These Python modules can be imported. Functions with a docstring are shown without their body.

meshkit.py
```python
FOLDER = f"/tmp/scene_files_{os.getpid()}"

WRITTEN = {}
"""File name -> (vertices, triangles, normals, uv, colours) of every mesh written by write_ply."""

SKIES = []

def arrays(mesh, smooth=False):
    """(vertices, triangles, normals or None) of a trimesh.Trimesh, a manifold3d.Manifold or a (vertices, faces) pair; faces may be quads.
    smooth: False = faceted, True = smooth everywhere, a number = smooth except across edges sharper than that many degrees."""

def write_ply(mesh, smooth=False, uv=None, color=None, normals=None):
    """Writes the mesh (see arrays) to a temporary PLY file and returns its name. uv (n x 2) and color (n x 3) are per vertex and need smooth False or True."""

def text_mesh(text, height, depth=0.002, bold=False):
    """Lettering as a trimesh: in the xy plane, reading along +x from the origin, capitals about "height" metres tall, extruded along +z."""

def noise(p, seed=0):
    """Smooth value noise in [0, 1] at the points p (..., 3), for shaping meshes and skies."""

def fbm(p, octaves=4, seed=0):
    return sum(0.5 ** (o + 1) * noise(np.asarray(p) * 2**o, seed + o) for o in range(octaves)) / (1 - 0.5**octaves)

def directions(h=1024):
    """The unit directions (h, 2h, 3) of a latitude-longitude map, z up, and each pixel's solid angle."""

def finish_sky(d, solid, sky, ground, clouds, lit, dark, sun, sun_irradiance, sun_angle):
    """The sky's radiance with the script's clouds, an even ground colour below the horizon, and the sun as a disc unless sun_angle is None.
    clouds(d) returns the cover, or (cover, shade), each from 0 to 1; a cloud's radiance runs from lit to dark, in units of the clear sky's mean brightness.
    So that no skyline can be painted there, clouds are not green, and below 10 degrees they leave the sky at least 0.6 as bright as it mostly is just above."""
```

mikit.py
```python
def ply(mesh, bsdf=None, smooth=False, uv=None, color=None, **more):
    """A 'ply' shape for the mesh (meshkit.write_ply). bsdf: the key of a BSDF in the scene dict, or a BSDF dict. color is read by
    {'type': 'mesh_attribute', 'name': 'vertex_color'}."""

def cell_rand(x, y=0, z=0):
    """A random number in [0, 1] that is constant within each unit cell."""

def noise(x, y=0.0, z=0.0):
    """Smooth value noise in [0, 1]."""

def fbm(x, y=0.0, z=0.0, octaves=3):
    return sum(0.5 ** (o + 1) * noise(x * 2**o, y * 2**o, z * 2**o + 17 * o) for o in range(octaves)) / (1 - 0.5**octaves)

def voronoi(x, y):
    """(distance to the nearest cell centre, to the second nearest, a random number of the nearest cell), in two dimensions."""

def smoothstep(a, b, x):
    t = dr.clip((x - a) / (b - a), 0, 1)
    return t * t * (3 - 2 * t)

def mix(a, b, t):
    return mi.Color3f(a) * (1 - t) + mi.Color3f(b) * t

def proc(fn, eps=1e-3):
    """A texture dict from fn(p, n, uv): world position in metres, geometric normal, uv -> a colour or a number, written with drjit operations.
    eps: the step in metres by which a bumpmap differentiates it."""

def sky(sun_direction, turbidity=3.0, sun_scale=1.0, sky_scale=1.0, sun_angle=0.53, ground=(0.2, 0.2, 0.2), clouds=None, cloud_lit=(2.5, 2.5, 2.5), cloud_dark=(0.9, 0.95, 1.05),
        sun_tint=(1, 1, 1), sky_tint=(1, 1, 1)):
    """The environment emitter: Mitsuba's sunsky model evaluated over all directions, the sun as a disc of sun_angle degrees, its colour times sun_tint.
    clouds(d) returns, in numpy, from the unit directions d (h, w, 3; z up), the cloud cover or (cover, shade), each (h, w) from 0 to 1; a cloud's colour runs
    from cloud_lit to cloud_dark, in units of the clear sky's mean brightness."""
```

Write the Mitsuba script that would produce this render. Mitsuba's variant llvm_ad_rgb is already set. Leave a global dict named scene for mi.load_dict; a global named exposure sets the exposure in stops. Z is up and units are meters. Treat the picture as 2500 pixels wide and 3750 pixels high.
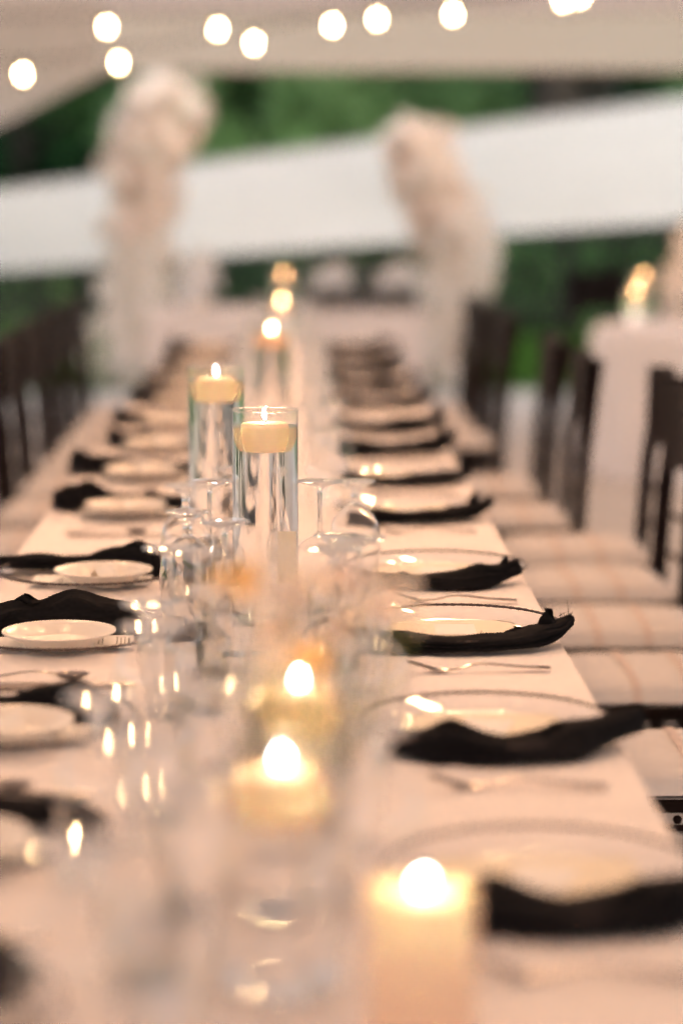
import math, random
import numpy as np, trimesh, drjit as dr, mitsuba as mi, mikit, meshkit
from mikit import noise, fbm, smoothstep, mix
T = mi.ScalarTransform4f
scene, labels = {}, {}
PI = math.pi

# ------------------------------------------------------------------ camera, sky, exposure
EYE, PITCH, YAW = (0.0, 0.0, 1.47), math.radians(7.79), math.radians(1.125)
fwd = (math.sin(YAW) * math.cos(PITCH), math.cos(YAW) * math.cos(PITCH), -math.sin(PITCH))
scene['camera'] = {'type': 'thinlens', 'fov': 16.07, 'fov_axis': 'x', 'aperture_radius': 0.0300, 'focus_distance': 3.84,
                   'near_clip': 0.02, 'far_clip': 500.0,
                   'to_world': T().look_at(origin=list(EYE), target=[EYE[i] + fwd[i] for i in range(3)], up=[0, 0, 1])}
scene['sky'] = mikit.sky((0.62, -0.50, 0.62), turbidity=3, sun_scale=0.30, sun_angle=24, clouds=lambda d: 1.0,
                         cloud_lit=(2.35, 2.5, 2.7), cloud_dark=(0.9, 0.95, 1.05))
scene['sky']['sampling_weight'] = 45.0
exposure = 2.28
FLAME = (310.0, 148.0, 58.0)
FAR_FLAME = (26.0, 14.2, 6.2)
BULB = (27.0, 16.5, 7.8)

# ------------------------------------------------------------------ materials
def rgb(*c): return {'type': 'rgb', 'value': list(c)}
def pr(base, rough=0.5, **k):
    return {'type': 'twosided', 'bsdf': {'type': 'principled', 'base_color': rgb(*base) if isinstance(base, tuple) else base, 'roughness': rough, **k}}
def thin(base, trans=1.0, rough=0.6, **k):
    return {'type': 'principledthin', 'base_color': rgb(*base) if isinstance(base, tuple) else base, 'roughness': rough, 'diff_trans': trans, 'eta': 1.3, **k}

def linen(a, b, s):
    def f(p, n, uv):
        w = noise(p.x * s, p.y * s, p.z * s) * 0.5 + noise(p.x * 9, p.y * 9, p.z * 9) * 0.5
        return mix(a, b, w)
    return mikit.proc(f)
def cloth_bump(p, n, uv):
    return fbm(p.x * 7 + fbm(p.y * 3, p.x * 3, 2.0), p.y * 5, p.z * 5) * 1.0 + 0.10 * noise(p.x * 260, p.y * 260, p.z * 260)
M = {
 'linen_white': {'type': 'bumpmap', 'scale': 0.010, 'arbitrary': mikit.proc(cloth_bump, 2e-3), 'bsdf': pr(linen((.74, .68, .64), (.80, .74, .70), 120), .85, sheen=.2)},
 'linen_ivory': pr(linen((.80, .80, .84), (.84, .84, .88), 40), .85),
 'cushion_white': pr(linen((.57, .54, .53), (.64, .61, .60), 60), .8),
 'cushion_band': pr((.57, .48, .44), .8),
 'black_gauze': pr(linen((.005, .005, .007), (.016, .015, .016), 220), .95, sheen=.08, specular=.06),
 'mahogany': pr(linen((.006, .004, .004), (.015, .008, .007), 25), .42, specular=.06),
 'ceramic': pr((.78, .72, .64), .18, clearcoat=.4),
 'paper': pr((.80, .77, .72), .8),
 'ink': pr((.12, .11, .10), .8),
 'card_cream': pr((.78, .70, .56), .8),
 'steel': {'type': 'twosided', 'bsdf': {'type': 'principled', 'base_color': rgb(.36, .32, .30), 'metallic': 1.0, 'roughness': .16}},
 'rim_metal': {'type': 'twosided', 'bsdf': {'type': 'principled', 'base_color': rgb(.075, .06, .06), 'metallic': .8, 'roughness': .22}},
 'glass': {'type': 'dielectric', 'int_ior': 1.5},
 'pane_glass': {'type': 'thindielectric', 'int_ior': 1.5},
 'water': {'type': 'dielectric', 'int_ior': 1.33},
 'wax': thin((.98, .82, .70), 1.3, .5),
 'wick': pr((.02, .015, .01), .9),
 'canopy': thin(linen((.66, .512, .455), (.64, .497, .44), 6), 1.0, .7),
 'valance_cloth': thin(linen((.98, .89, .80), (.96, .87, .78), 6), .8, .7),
 'white_panel': pr(linen((.78, .785, .83), (.83, .835, .88), 3), .7),
 'white_seam': pr((.70, .69, .70), .7),
 'white_paint': pr((.7, .69, .67), .5),
 'drape': thin(linen((.86, .82, .82), (.82, .78, .78), 8), .7, .7),
 'bloom_cream': pr(linen((.90, .86, .81), (.90, .84, .79), 14), .8),
 'bloom_blush': pr(linen((.90, .76, .69), (.90, .83, .78), 14), .8),
 'bloom_cool': pr(linen((.84, .87, .90), (.80, .85, .90), 14), .8),
 'bloom_gold': thin((.86, .70, .44), .6),
 'stem_green': pr((.10, .14, .05), .6),
 'leaf_bright': thin(linen((.26, .46, .18), (.40, .58, .30), 1.2), .9),
 'leaf_mid': thin(linen((.13, .31, .11), (.23, .43, .18), 1.2), .8),
 'leaf_dark': thin(linen((.03, .10, .045), (.07, .17, .075), 1.2), .7),
 'bark': pr(linen((.045, .035, .03), (.09, .07, .06), 9), .9),
 'fence_wood': pr(linen((.018, .017, .019), (.035, .03, .03), 7), .8),
 'cord': pr((.05, .045, .04), .6),
 'socket': pr((.04, .035, .03), .5),
 'floor': pr(linen((.50, .47, .44), (.60, .56, .53), 2.5), .75),
 'lawn': pr(linen((.05, .12, .025), (.10, .20, .045), 3.0), .9),
 'grass_blade': thin((.09, .20, .04), .8),
}
for k, v in M.items():
    if v['type'] == 'bumpmap':
        M[k] = v
    scene['mat_' + k] = M[k]

# ------------------------------------------------------------------ helpers
used = {}
def numbered(name):
    n = used.get(name, -1) + 1
    used[name] = n
    return name if n == 0 else f'{name}_{n:03d}'
def shape(mesh, mat, smooth=35, **k):
    return mikit.ply(mesh, 'mat_' + mat if mat else {'type': 'diffuse', 'reflectance': rgb(0, 0, 0)}, smooth=smooth, **k)
def tag(key, label=None, cat=None, group=None, kind=None):
    labels[key] = {a: b for a, b in (('label', label), ('category', cat), ('group', group), ('kind', kind)) if b}
def thing(name, label, cat, group=None, kind=None):
    k = numbered(name); tag(k, label, cat, group, kind); return k
def put(key, sh, to=None):
    scene[key] = {**sh, 'to_world': to} if to is not None else dict(sh)
    return key
def part(parent, name, sh, to=None, label=None, kind=None):
    k = numbered(parent + '__' + name)
    put(k, sh, to)
    if label or kind: tag(k, label, None, None, kind)
    return k
def single(name, sh, label, cat, group=None, kind=None, to=None):
    k = thing(name, label, cat, group, kind); put(k, sh, to); return k
def at(x, y, z=0.0, rz=0.0, s=1.0):
    return T().translate([x, y, z]).rotate([0, 0, 1], rz).scale(s)

def cat(ms): return trimesh.util.concatenate([m if isinstance(m, trimesh.Trimesh) else trimesh.Trimesh(np.asarray(m[0]), np.asarray(m[1]), process=False) for m in ms])
def revolve(prof, n=40, a0=0.0):
    """profile [(r,z)...] round z; outward normals when the profile runs upward on the outside."""
    prof = np.array(prof, float); m = len(prof)
    a = np.arange(n) * 2 * PI / n + a0
    v = np.stack([prof[None, :, 0] * np.cos(a)[:, None], prof[None, :, 0] * np.sin(a)[:, None], np.repeat(prof[None, :, 1], n, 0)], -1).reshape(-1, 3)
    f = []
    for i in range(n):
        j = (i + 1) % n
        for k in range(m - 1):
            A, B, C, D = i * m + k, j * m + k, j * m + k + 1, i * m + k + 1
            if prof[k, 0] > 1e-7: f.append([A, B, C if prof[k + 1, 0] > 1e-7 else D])
            if prof[k + 1, 0] > 1e-7 and prof[k, 0] > 1e-7: f.append([A, C, D])
            elif prof[k + 1, 0] > 1e-7: f.append([A, C, D])
    return trimesh.Trimesh(v, np.array(f), process=True)
def curve(pts, n):
    """smooth resampling of a profile (Catmull-Rom)."""
    p = np.array(pts, float); p = np.vstack([2 * p[0] - p[1], p, 2 * p[-1] - p[-2]])
    out = []
    for t in np.linspace(0, len(pts) - 1 - 1e-9, n):
        i = int(t); u = t - i
        a, b, c, d = p[i:i + 4]
        out.append(.5 * ((2 * b) + (-a + c) * u + (2 * a - 5 * b + 4 * c - d) * u * u + (-a + 3 * b - 3 * c + d) * u ** 3))
    return np.array(out)
def tube(path, r, n=8, cap=True, flat=1.0):
    path = np.array(path, float); r = np.broadcast_to(np.asarray(r, float), len(path))
    t = np.gradient(path, axis=0); t /= np.linalg.norm(t, axis=1, keepdims=True) + 1e-12
    up = np.array([0, 0, 1.0]) if abs(t[:, 2]).max() < .95 else np.array([1.0, 0.03, 0])
    a = np.arange(n) * 2 * PI / n; V = []
    for p, d, rr in zip(path, t, r):
        x = np.cross(up, d); x /= np.linalg.norm(x) + 1e-12; y = np.cross(d, x)
        V.append(p + rr * (np.cos(a)[:, None] * x + np.sin(a)[:, None] * y * flat))
    m = len(path); V = np.vstack(V); f = []
    for i in range(m - 1):
        for k in range(n):
            A, B = i * n + k, i * n + (k + 1) % n
            f += [[A, B, B + n], [A, B + n, A + n]]
    if cap:
        V = np.vstack([V, path[0], path[-1]]); c0, c1 = len(V) - 2, len(V) - 1
        for k in range(n):
            f += [[c0, (k + 1) % n, k], [c1, (m - 1) * n + k, (m - 1) * n + (k + 1) % n]]
    return trimesh.Trimesh(V, np.array(f), process=False)
def bar(path, w, h):
    """square-section bar with softened corners (w, h half sizes) along a path."""
    path = np.array(path, float); t = np.gradient(path, axis=0); t /= np.linalg.norm(t, axis=1, keepdims=True)
    c = .25; sec = np.array([[1, 1 - c], [1 - c, 1], [-1 + c, 1], [-1, 1 - c], [-1, -1 + c], [-1 + c, -1], [1 - c, -1], [1, -1 + c]])
    up = np.array([0, 1.0, 0]) if abs(t[:, 2]).mean() > .7 else np.array([0, 0, 1.0])
    V = []
    for p, d in zip(path, t):
        x = np.cross(up, d); x /= np.linalg.norm(x); y = np.cross(d, x)
        V.append(p + sec[:, :1] * w * x + sec[:, 1:] * h * y)
    m, n = len(path), 8; V = np.vstack(V); f = []
    for i in range(m - 1):
        for k in range(n):
            A, B = i * n + k, i * n + (k + 1) % n
            f += [[A, B, B + n], [A, B + n, A + n]]
    for k in range(1, n - 1):
        f += [[0, k + 1, k], [(m - 1) * n, (m - 1) * n + k, (m - 1) * n + k + 1]]
    return trimesh.Trimesh(V, np.array(f), process=False)
def rbox(x0, x1, y0, y1, z0, z1, r=.004):
    """box with chamfered edges: the hull of its pulled-in corners."""
    P = []
    for sx, x in ((1, x0), (-1, x1)):
        for sy, y in ((1, y0), (-1, y1)):
            for sz, z in ((1, z0), (-1, z1)):
                P += [[x, y + sy * r, z + sz * r], [x + sx * r, y, z + sz * r], [x + sx * r, y + sy * r, z]]
    return trimesh.convex.convex_hull(np.array(P))
def grid(nu, nv, fn):
    u, v = np.meshgrid(np.linspace(0, 1, nu), np.linspace(0, 1, nv), indexing='ij')
    P = np.stack(fn(u, v), -1).reshape(-1, 3)
    i, j = np.meshgrid(np.arange(nu - 1), np.arange(nv - 1), indexing='ij'); a = (i * nv + j).ravel()
    return trimesh.Trimesh(P, np.vstack([np.stack([a, a + nv, a + nv + 1], 1), np.stack([a, a + nv + 1, a + 1], 1)]), process=False)
def fb(p, o=3, seed=0): return meshkit.fbm(np.asarray(p, float), o, seed)
ORD = ['first', 'second', 'third', 'fourth', 'fifth', 'sixth', 'seventh', 'eighth', 'ninth', 'tenth', 'eleventh', 'twelfth', 'thirteenth', 'fourteenth', 'fifteenth', 'sixteenth']
TABLE = 0.76
def yd(D, z=TABLE): return (D - (1.47 - z) * math.sin(PITCH)) / math.cos(PITCH)

# ------------------------------------------------------------------ setting: ground, floor
put('lawn', shape(grid(2, 2, lambda u, v: (u * 400 - 200, v * 400 - 100, u * 0)), 'lawn', False)); tag('lawn', kind='structure', label='green lawn beyond the pale floor', cat='lawn')
put('floor', shape(grid(2, 2, lambda u, v: (u * 13 - 6.5, v * 24 - 7.0, u * 0 + .004)), 'floor', False)); tag('floor', kind='structure', label='pale floor under the tables', cat='floor')

# ------------------------------------------------------------------ tent
tent = thing('marquee_tent', 'ivory fabric tent roof with a straight valance above the tables', 'tent')
EX, Y0, Y1, EZ, RZ = 5.6, -6.5, 16.0, 2.575, 4.5
def roof():
    # hip roof with a little sag; four panels
    out = []
    r0, r1 = np.array([0, -1.5, RZ]), np.array([0, 10.5, RZ])
    c = [np.array([-EX, Y0, EZ]), np.array([EX, Y0, EZ]), np.array([EX, Y1, EZ]), np.array([-EX, Y1, EZ])]
    for a, b, ta, tb in ((c[0], c[1], r0, r0), (c[1], c[2], r0, r1), (c[2], c[3], r1, r1), (c[3], c[0], r1, r0)):
        def fn(u, v, a=a, b=b, ta=ta, tb=tb):
            P = (a[None, None] * (1 - u[..., None]) + b * u[..., None]) * (1 - v[..., None]) + (ta * (1 - u[..., None]) + tb * u[..., None]) * v[..., None]
            s = -.16 * np.sin(PI * u) * np.sin(PI * v)
            return P[..., 0], P[..., 1], P[..., 2] + s
        out.append(grid(17, 13, fn))
    return out
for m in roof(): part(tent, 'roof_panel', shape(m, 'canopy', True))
def valance(a, b, n):
    L = math.dist(a, b)
    def fn(u, v):
        w = .012 * np.sin(u * L * 5.1) * (v)
        d = np.array([-(b[1] - a[1]), b[0] - a[0]]) / L
        return a[0] + (b[0] - a[0]) * u + d[0] * w, a[1] + (b[1] - a[1]) * u + d[1] * w, EZ - .002 - v * (.385 + .006 * np.sin(u * L * 2.3))
    return grid(n, 5, fn)
for a, b in (((-EX, Y1), (EX, Y1)), ((EX, Y1), (EX, Y0)), ((EX, Y0), (-EX, Y0)), ((-EX, Y0), (-EX, Y1))):
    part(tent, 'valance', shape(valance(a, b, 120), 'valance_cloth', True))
    part(tent, 'eave_rail', shape(tube([(a[0], a[1], EZ + .01), (b[0], b[1], EZ + .01)], .022, 8), 'white_paint'))
    part(tent, 'hem', shape(tube([(a[0], a[1], EZ - .39), (b[0], b[1], EZ - .39)], .006, 6), 'canopy'))
for x in (-EX, EX):
    for y in (Y0, 1.0, 8.5, Y1): part(tent, 'pole', shape(tube([(x, y, 0), (x, y, EZ)], .035, 10), 'white_paint'))
# tied-back drape at the corner of the valance on the left: lower edge falls away diagonally
def drape(u, v):
    x = -1.20 - 4.3 * u
    top = 2.62 + 0 * u
    low = np.maximum(2.12 - .49 * (-1.24 - x), .25)
    fold = .035 * np.sin(u * 42 + v * 3.0) * (.4 + .6 * v)
    return x, 15.45 + fold, top + (low - top) * v
single('tent_drape', shape(grid(160, 8, drape), 'drape', True), 'white tied-back fabric drape with a diagonal edge at the tent corner', 'drape')

# white sloping band behind the flower columns
band = thing('fabric_banner', 'long white fabric band sloping up to the right behind the flower columns', 'banner')
BY = 18.6
def bz(x): return .965 + .0705 * (x + 2.31), 1.395 + .1335 * (x + 2.31)   # lower, upper edge heights
def band_face(dy):
    def fn(u, v):
        x = -7 + 14 * u; lo, hi = bz(x)
        lo = .79 + .073 * (x + 2.31)
        return x, BY + dy + .018 * np.sin(x * 1.7 + v * 2) + .02 * fb(np.stack([x * 1.1, v * 3, v * 0], -1)), lo + (hi - lo) * v
    return fn
part(band, 'panel', shape(cat([grid(90, 10, band_face(0)), grid(90, 10, band_face(.07))]), 'white_panel', True))
for q in (.0, .25, .5, .75, 1.0):
    pts = []
    for u in np.linspace(0, 1, 60):
        x, y, z = band_face(-.006)(np.array([u]), np.array([q])); pts.append((x.item() if hasattr(x, 'item') else float(x), float(y[0]), float(z[0])))
    part(band, 'hem' if q in (0, 1) else 'seam', shape(tube(pts, .012 if q in (0, 1) else .006, 6), 'white_seam' if q in (0, 1) else 'white_panel'))
for x in (-6.9, 6.9): part(band, 'post', shape(tube([(x, BY + .035, 0), (x, BY + .035, bz(x)[1] + .05)], .05, 10), 'white_paint'))

# ------------------------------------------------------------------ fence, hedge, trees
fence = thing('picket_fence', 'dark upright picket fence in front of the trees', 'fence')
pk = shape(rbox(-.019, .019, -.012, .012, .06, 1.12, .006), 'fence_wood', False)
for i in range(90): part(fence, 'picket', pk, at(-4.6 + i * .115, 22.0 + .01 * math.sin(i * 7.1), .01 * math.sin(i * 3.3)))
for z in (.3, .95): part(fence, 'rail', shape(rbox(-4.8, 6.0, 22.02, 22.06, z, z + .07), 'fence_wood', False))
for x in (-4.7, -2.3, .1, 2.5, 5.0): part(fence, 'post', shape(rbox(x - .05, x + .05, 22.065, 22.165, 0, 1.2, .01), 'fence_wood', False))

def leaves(center, radii, n, size, seed, clumps=45, flat=.6):
    rng = np.random.default_rng(seed)
    c = rng.normal(size=(clumps, 3)); c /= np.linalg.norm(c, axis=1, keepdims=True); c *= rng.uniform(.35, 1.0, (clumps, 1)) ** .6
    r = rng.uniform(.14, .34, clumps)
    k = rng.integers(0, clumps, n)
    d = rng.normal(size=(n, 3)); d /= np.linalg.norm(d, axis=1, keepdims=True); d *= rng.uniform(.2, 1, (n, 1)) ** .4
    P = (c[k] + d * r[k][:, None]) * np.array(radii) + np.array(center)
    P = P[P[:, 2] > .05]; n = len(P)
    a = rng.normal(size=(n, 3)); a[:, 2] *= flat; a /= np.linalg.norm(a, axis=1, keepdims=True)
    b = np.cross(a, rng.normal(size=(n, 3))); b /= np.linalg.norm(b, axis=1, keepdims=True)
    s = size * rng.uniform(.6, 1.4, (n, 1))
    nn = np.cross(a, b) * s * .18
    V = np.stack([P - a * s, P + b * s * .45 - nn, P + a * s, P - b * s * .45 - nn], 1).reshape(-1, 3)
    i = np.arange(n) * 4
    return trimesh.Trimesh(V, np.vstack([np.stack([i, i + 1, i + 2], 1), np.stack([i, i + 2, i + 3], 1)]), process=False)
def tree(name, label, x, y, h, rx, mat, seed, low=.5, n=4200, tr=.12, lean=0.0, size=.13):
    t = thing(name, label, 'tree' if 'tree' in name else 'shrub', 'trees and shrubs beyond the fence')
    rng = np.random.default_rng(seed)
    top = np.array([x + lean, y, h * .75])
    trunk = curve([(x, y, 0), (x + lean * .3 + .05, y, h * .3), (x + lean, y + .1, h * .75)], 9)
    limbs = [tube(trunk, np.linspace(tr, tr * .35, 9), 9)]
    for q in range(5):
        s = trunk[3 + q]; d = rng.normal(size=3) * [rx * .5, rx * .4, .3]; d[2] = abs(d[2]) + h * .12
        limbs.append(tube(curve([s, s + d * .5 + [0, 0, .1], s + d], 5), np.linspace(tr * .4, tr * .1, 5), 6))
    part(t, 'trunk', shape(cat(limbs), 'bark'))
    part(t, 'crown', shape(leaves((x + lean * .7, y, low + (h - low) * .5), (rx, rx * .8, (h - low) * .5), n, size, seed + 50), mat, False))
    return t
tree('shrub', 'bright green leafy shrub in the middle, behind the taller flower column', -.3, 25.0, 4.4, 1.5, 'leaf_bright', 1, .3, 5200, .06)
tree('shrub', 'bright yellow-green shrub behind the right flower column', 1.15, 25.2, 4.3, 1.15, 'leaf_bright', 2, .3, 5200, .06)
tree('shrub', 'mid green shrub between the two bright ones', .8, 26.6, 4.6, 1.6, 'leaf_mid', 3, .2, 5200, .06)
tree('broad_tree', 'dark leafed tree at the left edge of the garden', -3.0, 26.5, 5.2, 2.2, 'leaf_dark', 4, .2, 6500, .14)
tree('broad_tree', 'mid green tree behind the left flower column', -1.4, 29.0, 5.6, 2.1, 'leaf_mid', 5, .4, 5200, .14)
tree('broad_tree', 'tall tree with thick dark leaning trunk at the right', 2.35, 24.3, 7.4, 2.6, 'leaf_dark', 6, 3.1, 5200, .34, .60)
tree('broad_tree', 'dark tree at the far right behind the band', 4.6, 28.5, 6.0, 2.2, 'leaf_dark', 7, .2, 6500, .15)
tree('shrub', 'fresh green bush beside the thick trunk, right of it', 3.9, 25.0, 2.3, 1.0, 'leaf_mid', 8, .1, 2600, .05)
tree('shrub', 'low green bush at the foot of the fence on the right', 2.1, 23.3, 1.2, .9, 'leaf_mid', 9, .0, 1800, .04, 0, .09)
tree('shrub', 'yellow-green bush at the left end of the fence', -2.75, 23.3, 1.4, .7, 'leaf_bright', 10, .0, 1600, .04, 0, .09)
tree('shrub', 'dark bush behind the fence, left of the long table', -1.3, 23.5, 1.3, .9, 'leaf_dark', 11, .0, 1800, .04, 0, .09)
tree('broad_tree', 'big shaded tree at the back of the garden, middle', .6, 33.0, 7.0, 4.0, 'leaf_dark', 12, .0, 9000, .2, 0, .2)
single('treeline', shape(cat([leaves((-9 + 3.2 * i, 37 + (i % 2), 2.8), (2.6, 1.4, 3.4), 5200, .24, 70 + i) for i in range(7)]), 'leaf_dark', False), 'dark mass of woodland closing the garden behind all trees', 'woodland', kind='stuff')
rng = np.random.default_rng(5)
def blades(n, x0, x1, y0, y1, h):
    x, y = rng.uniform(x0, x1, n), rng.uniform(y0, y1, n); a = rng.uniform(0, PI, n); hh = h * rng.uniform(.5, 1.3, n)
    w = .012; dx, dy = np.cos(a) * w, np.sin(a) * w; l = rng.normal(size=(n, 2)) * .05
    V = np.stack([np.stack([x - dx, y - dy, x * 0], 1), np.stack([x + dx, y + dy, x * 0], 1), np.stack([x + l[:, 0], y + l[:, 1], hh], 1)], 1).reshape(-1, 3)
    return trimesh.Trimesh(V, np.arange(3 * n).reshape(-1, 3), process=False)
single('grass', shape(blades(14000, -4, 5, 17.2, 22, .12), 'grass_blade', False), 'green grass between the pale floor and the fence', 'grass', kind='stuff')

# ------------------------------------------------------------------ string lights
bulb_mesh = revolve(curve([(0, -.050), (.009, -.043), (.0125, -.031), (.0120, -.018), (.011, -.004), (.010, .002)], 14), 20)
bulb_shape = {**shape(bulb_mesh, None, True), 'emitter': {'type': 'area', 'radiance': rgb(*BULB), 'sampling_weight': 0.25}}
sock_shape = shape(cat([revolve([(0, -.001), (.0135, -.001), (.0145, .01), (.0135, .035), (.007, .042), (0, .042)], 14)]), 'socket')
near_bulb = {**shape(bulb_mesh.copy().apply_scale(1.65), None, True), 'emitter': {'type': 'area', 'radiance': rgb(30.0, 16.2, 7.8), 'sampling_weight': 0.8}}
def strand(pts, label, bulb_shape=bulb_shape):
    s = thing('string_light', label, 'string lights', 'strings of bulbs under the tent edge')
    path = curve(pts, 60)
    for i in range(len(pts) - 1):   # sag between bulbs
        pass
    part(s, 'cord', shape(tube(path, .006, 5), 'cord'))
    for x, y, z in pts[1:-1]:
        b = part(s, 'bulb', bulb_shape, at(x, y, z - .045))
        part(b, 'socket', sock_shape, at(x, y, z - .045))
def px(x, y, D):
    """metric position of a direction measured in the photograph, at distance D (used for measuring, gives plain metres)."""
    return ((x - 675) * D / 5553, yd(D, 1.47 + (416 - y) * D / 5553), 1.47 + (416 - y) * D / 5553)
S1 = [(-2.60, 11.6, 2.04), (-1.33, 12.11, 2.062), (-.865, 12.2, 2.122), (-.197, 12.36, 2.228), (.425, 12.44, 2.352), (1.37, 12.5, 2.452), (2.5, 12.6, 2.62)]
S2 = [(-2.2, 13.4, 2.33), (-.995, 13.2, 2.360), (-.402, 13.18, 2.344), (.21, 13.17, 2.368), (.857, 13.2, 2.426), (1.55, 13.3, 2.53), (2.6, 13.4, 2.75)]
strand(S1, 'lower string of round warm bulbs under the tent valance')
strand(S2, 'upper string of round warm bulbs under the tent valance')

# the same strings run on inside the tent, over the table and past the camera
def overhead(x0, ya, n, ph, label):
    pts = [(x0 * 1.6, 11.6, 2.62)]
    for i in range(n):
        y = ya - .62 * i; q = (y - 6.3) / 4.6
        pts.append((x0 + .06 * math.sin(i * 2.1 + ph), y, 2.165 + .34 * q * q + .03 * math.sin(i * 1.3 + ph) + (.05 if y > 6.3 else .02)))
    strand(pts + [(x0 * 1.2, ya - .62 * n - .6, 3.0)], label, near_bulb)
overhead(-.62, 10.5, 15, .0, 'sagging string of round warm bulbs overhead, along the left side of the table')
overhead(-.06, 10.8, 15, 1.2, 'sagging string of round warm bulbs overhead, along the middle of the table')
overhead(.52, 10.6, 15, 2.3, 'sagging string of round warm bulbs overhead, along the right side of the table')

# ------------------------------------------------------------------ floral columns
def petals(n_bloom, path, rad, r_bloom, seed, np_=9):
    """blooms of cupped petals scattered over a lumpy column; path (k,3), rad (k)."""
    rng = np.random.default_rng(seed); V, F = [], []
    path, rad = np.array(path, float), np.array(rad, float)
    for b in range(n_bloom):
        t = rng.uniform(0, len(path) - 1.001); i = int(t); u = t - i
        c, R = path[i] * (1 - u) + path[i + 1] * u, rad[i] * (1 - u) + rad[i + 1] * u
        d = rng.normal(size=3) * [1, 1, .6]; d /= np.linalg.norm(d)
        p = c + d * R * rng.uniform(.55, 1.0) * (1.10 if rng.random() > .22 else 1.42); rb = r_bloom * rng.uniform(.5, 1.5)
        e1 = np.cross(d, [.3, .2, 1]); e1 /= np.linalg.norm(e1); e2 = np.cross(d, e1)
        for q in range(np_):
            ring = q % 3; a = q * 2.4 + rng.uniform(-.2, .2)
            o = np.cos(a) * e1 + np.sin(a) * e2; s = np.cross(d, o)
            L, up, w = rb * (.45 + .28 * ring), rb * (.75 - .28 * ring), rb * (.36 + .1 * ring)
            k = len(V)
            V += [p, p + o * L * .55 + s * w + d * up * .5, p + o * L * .55 - s * w + d * up * .5, p + o * L + s * w * .5 + d * up, p + o * L - s * w * .5 + d * up]
            F += [[k, k + 1, k + 2], [k + 1, k + 3, k + 2], [k + 3, k + 4, k + 2]]
    return trimesh.Trimesh(np.array(V), np.array(F), process=False)
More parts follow.
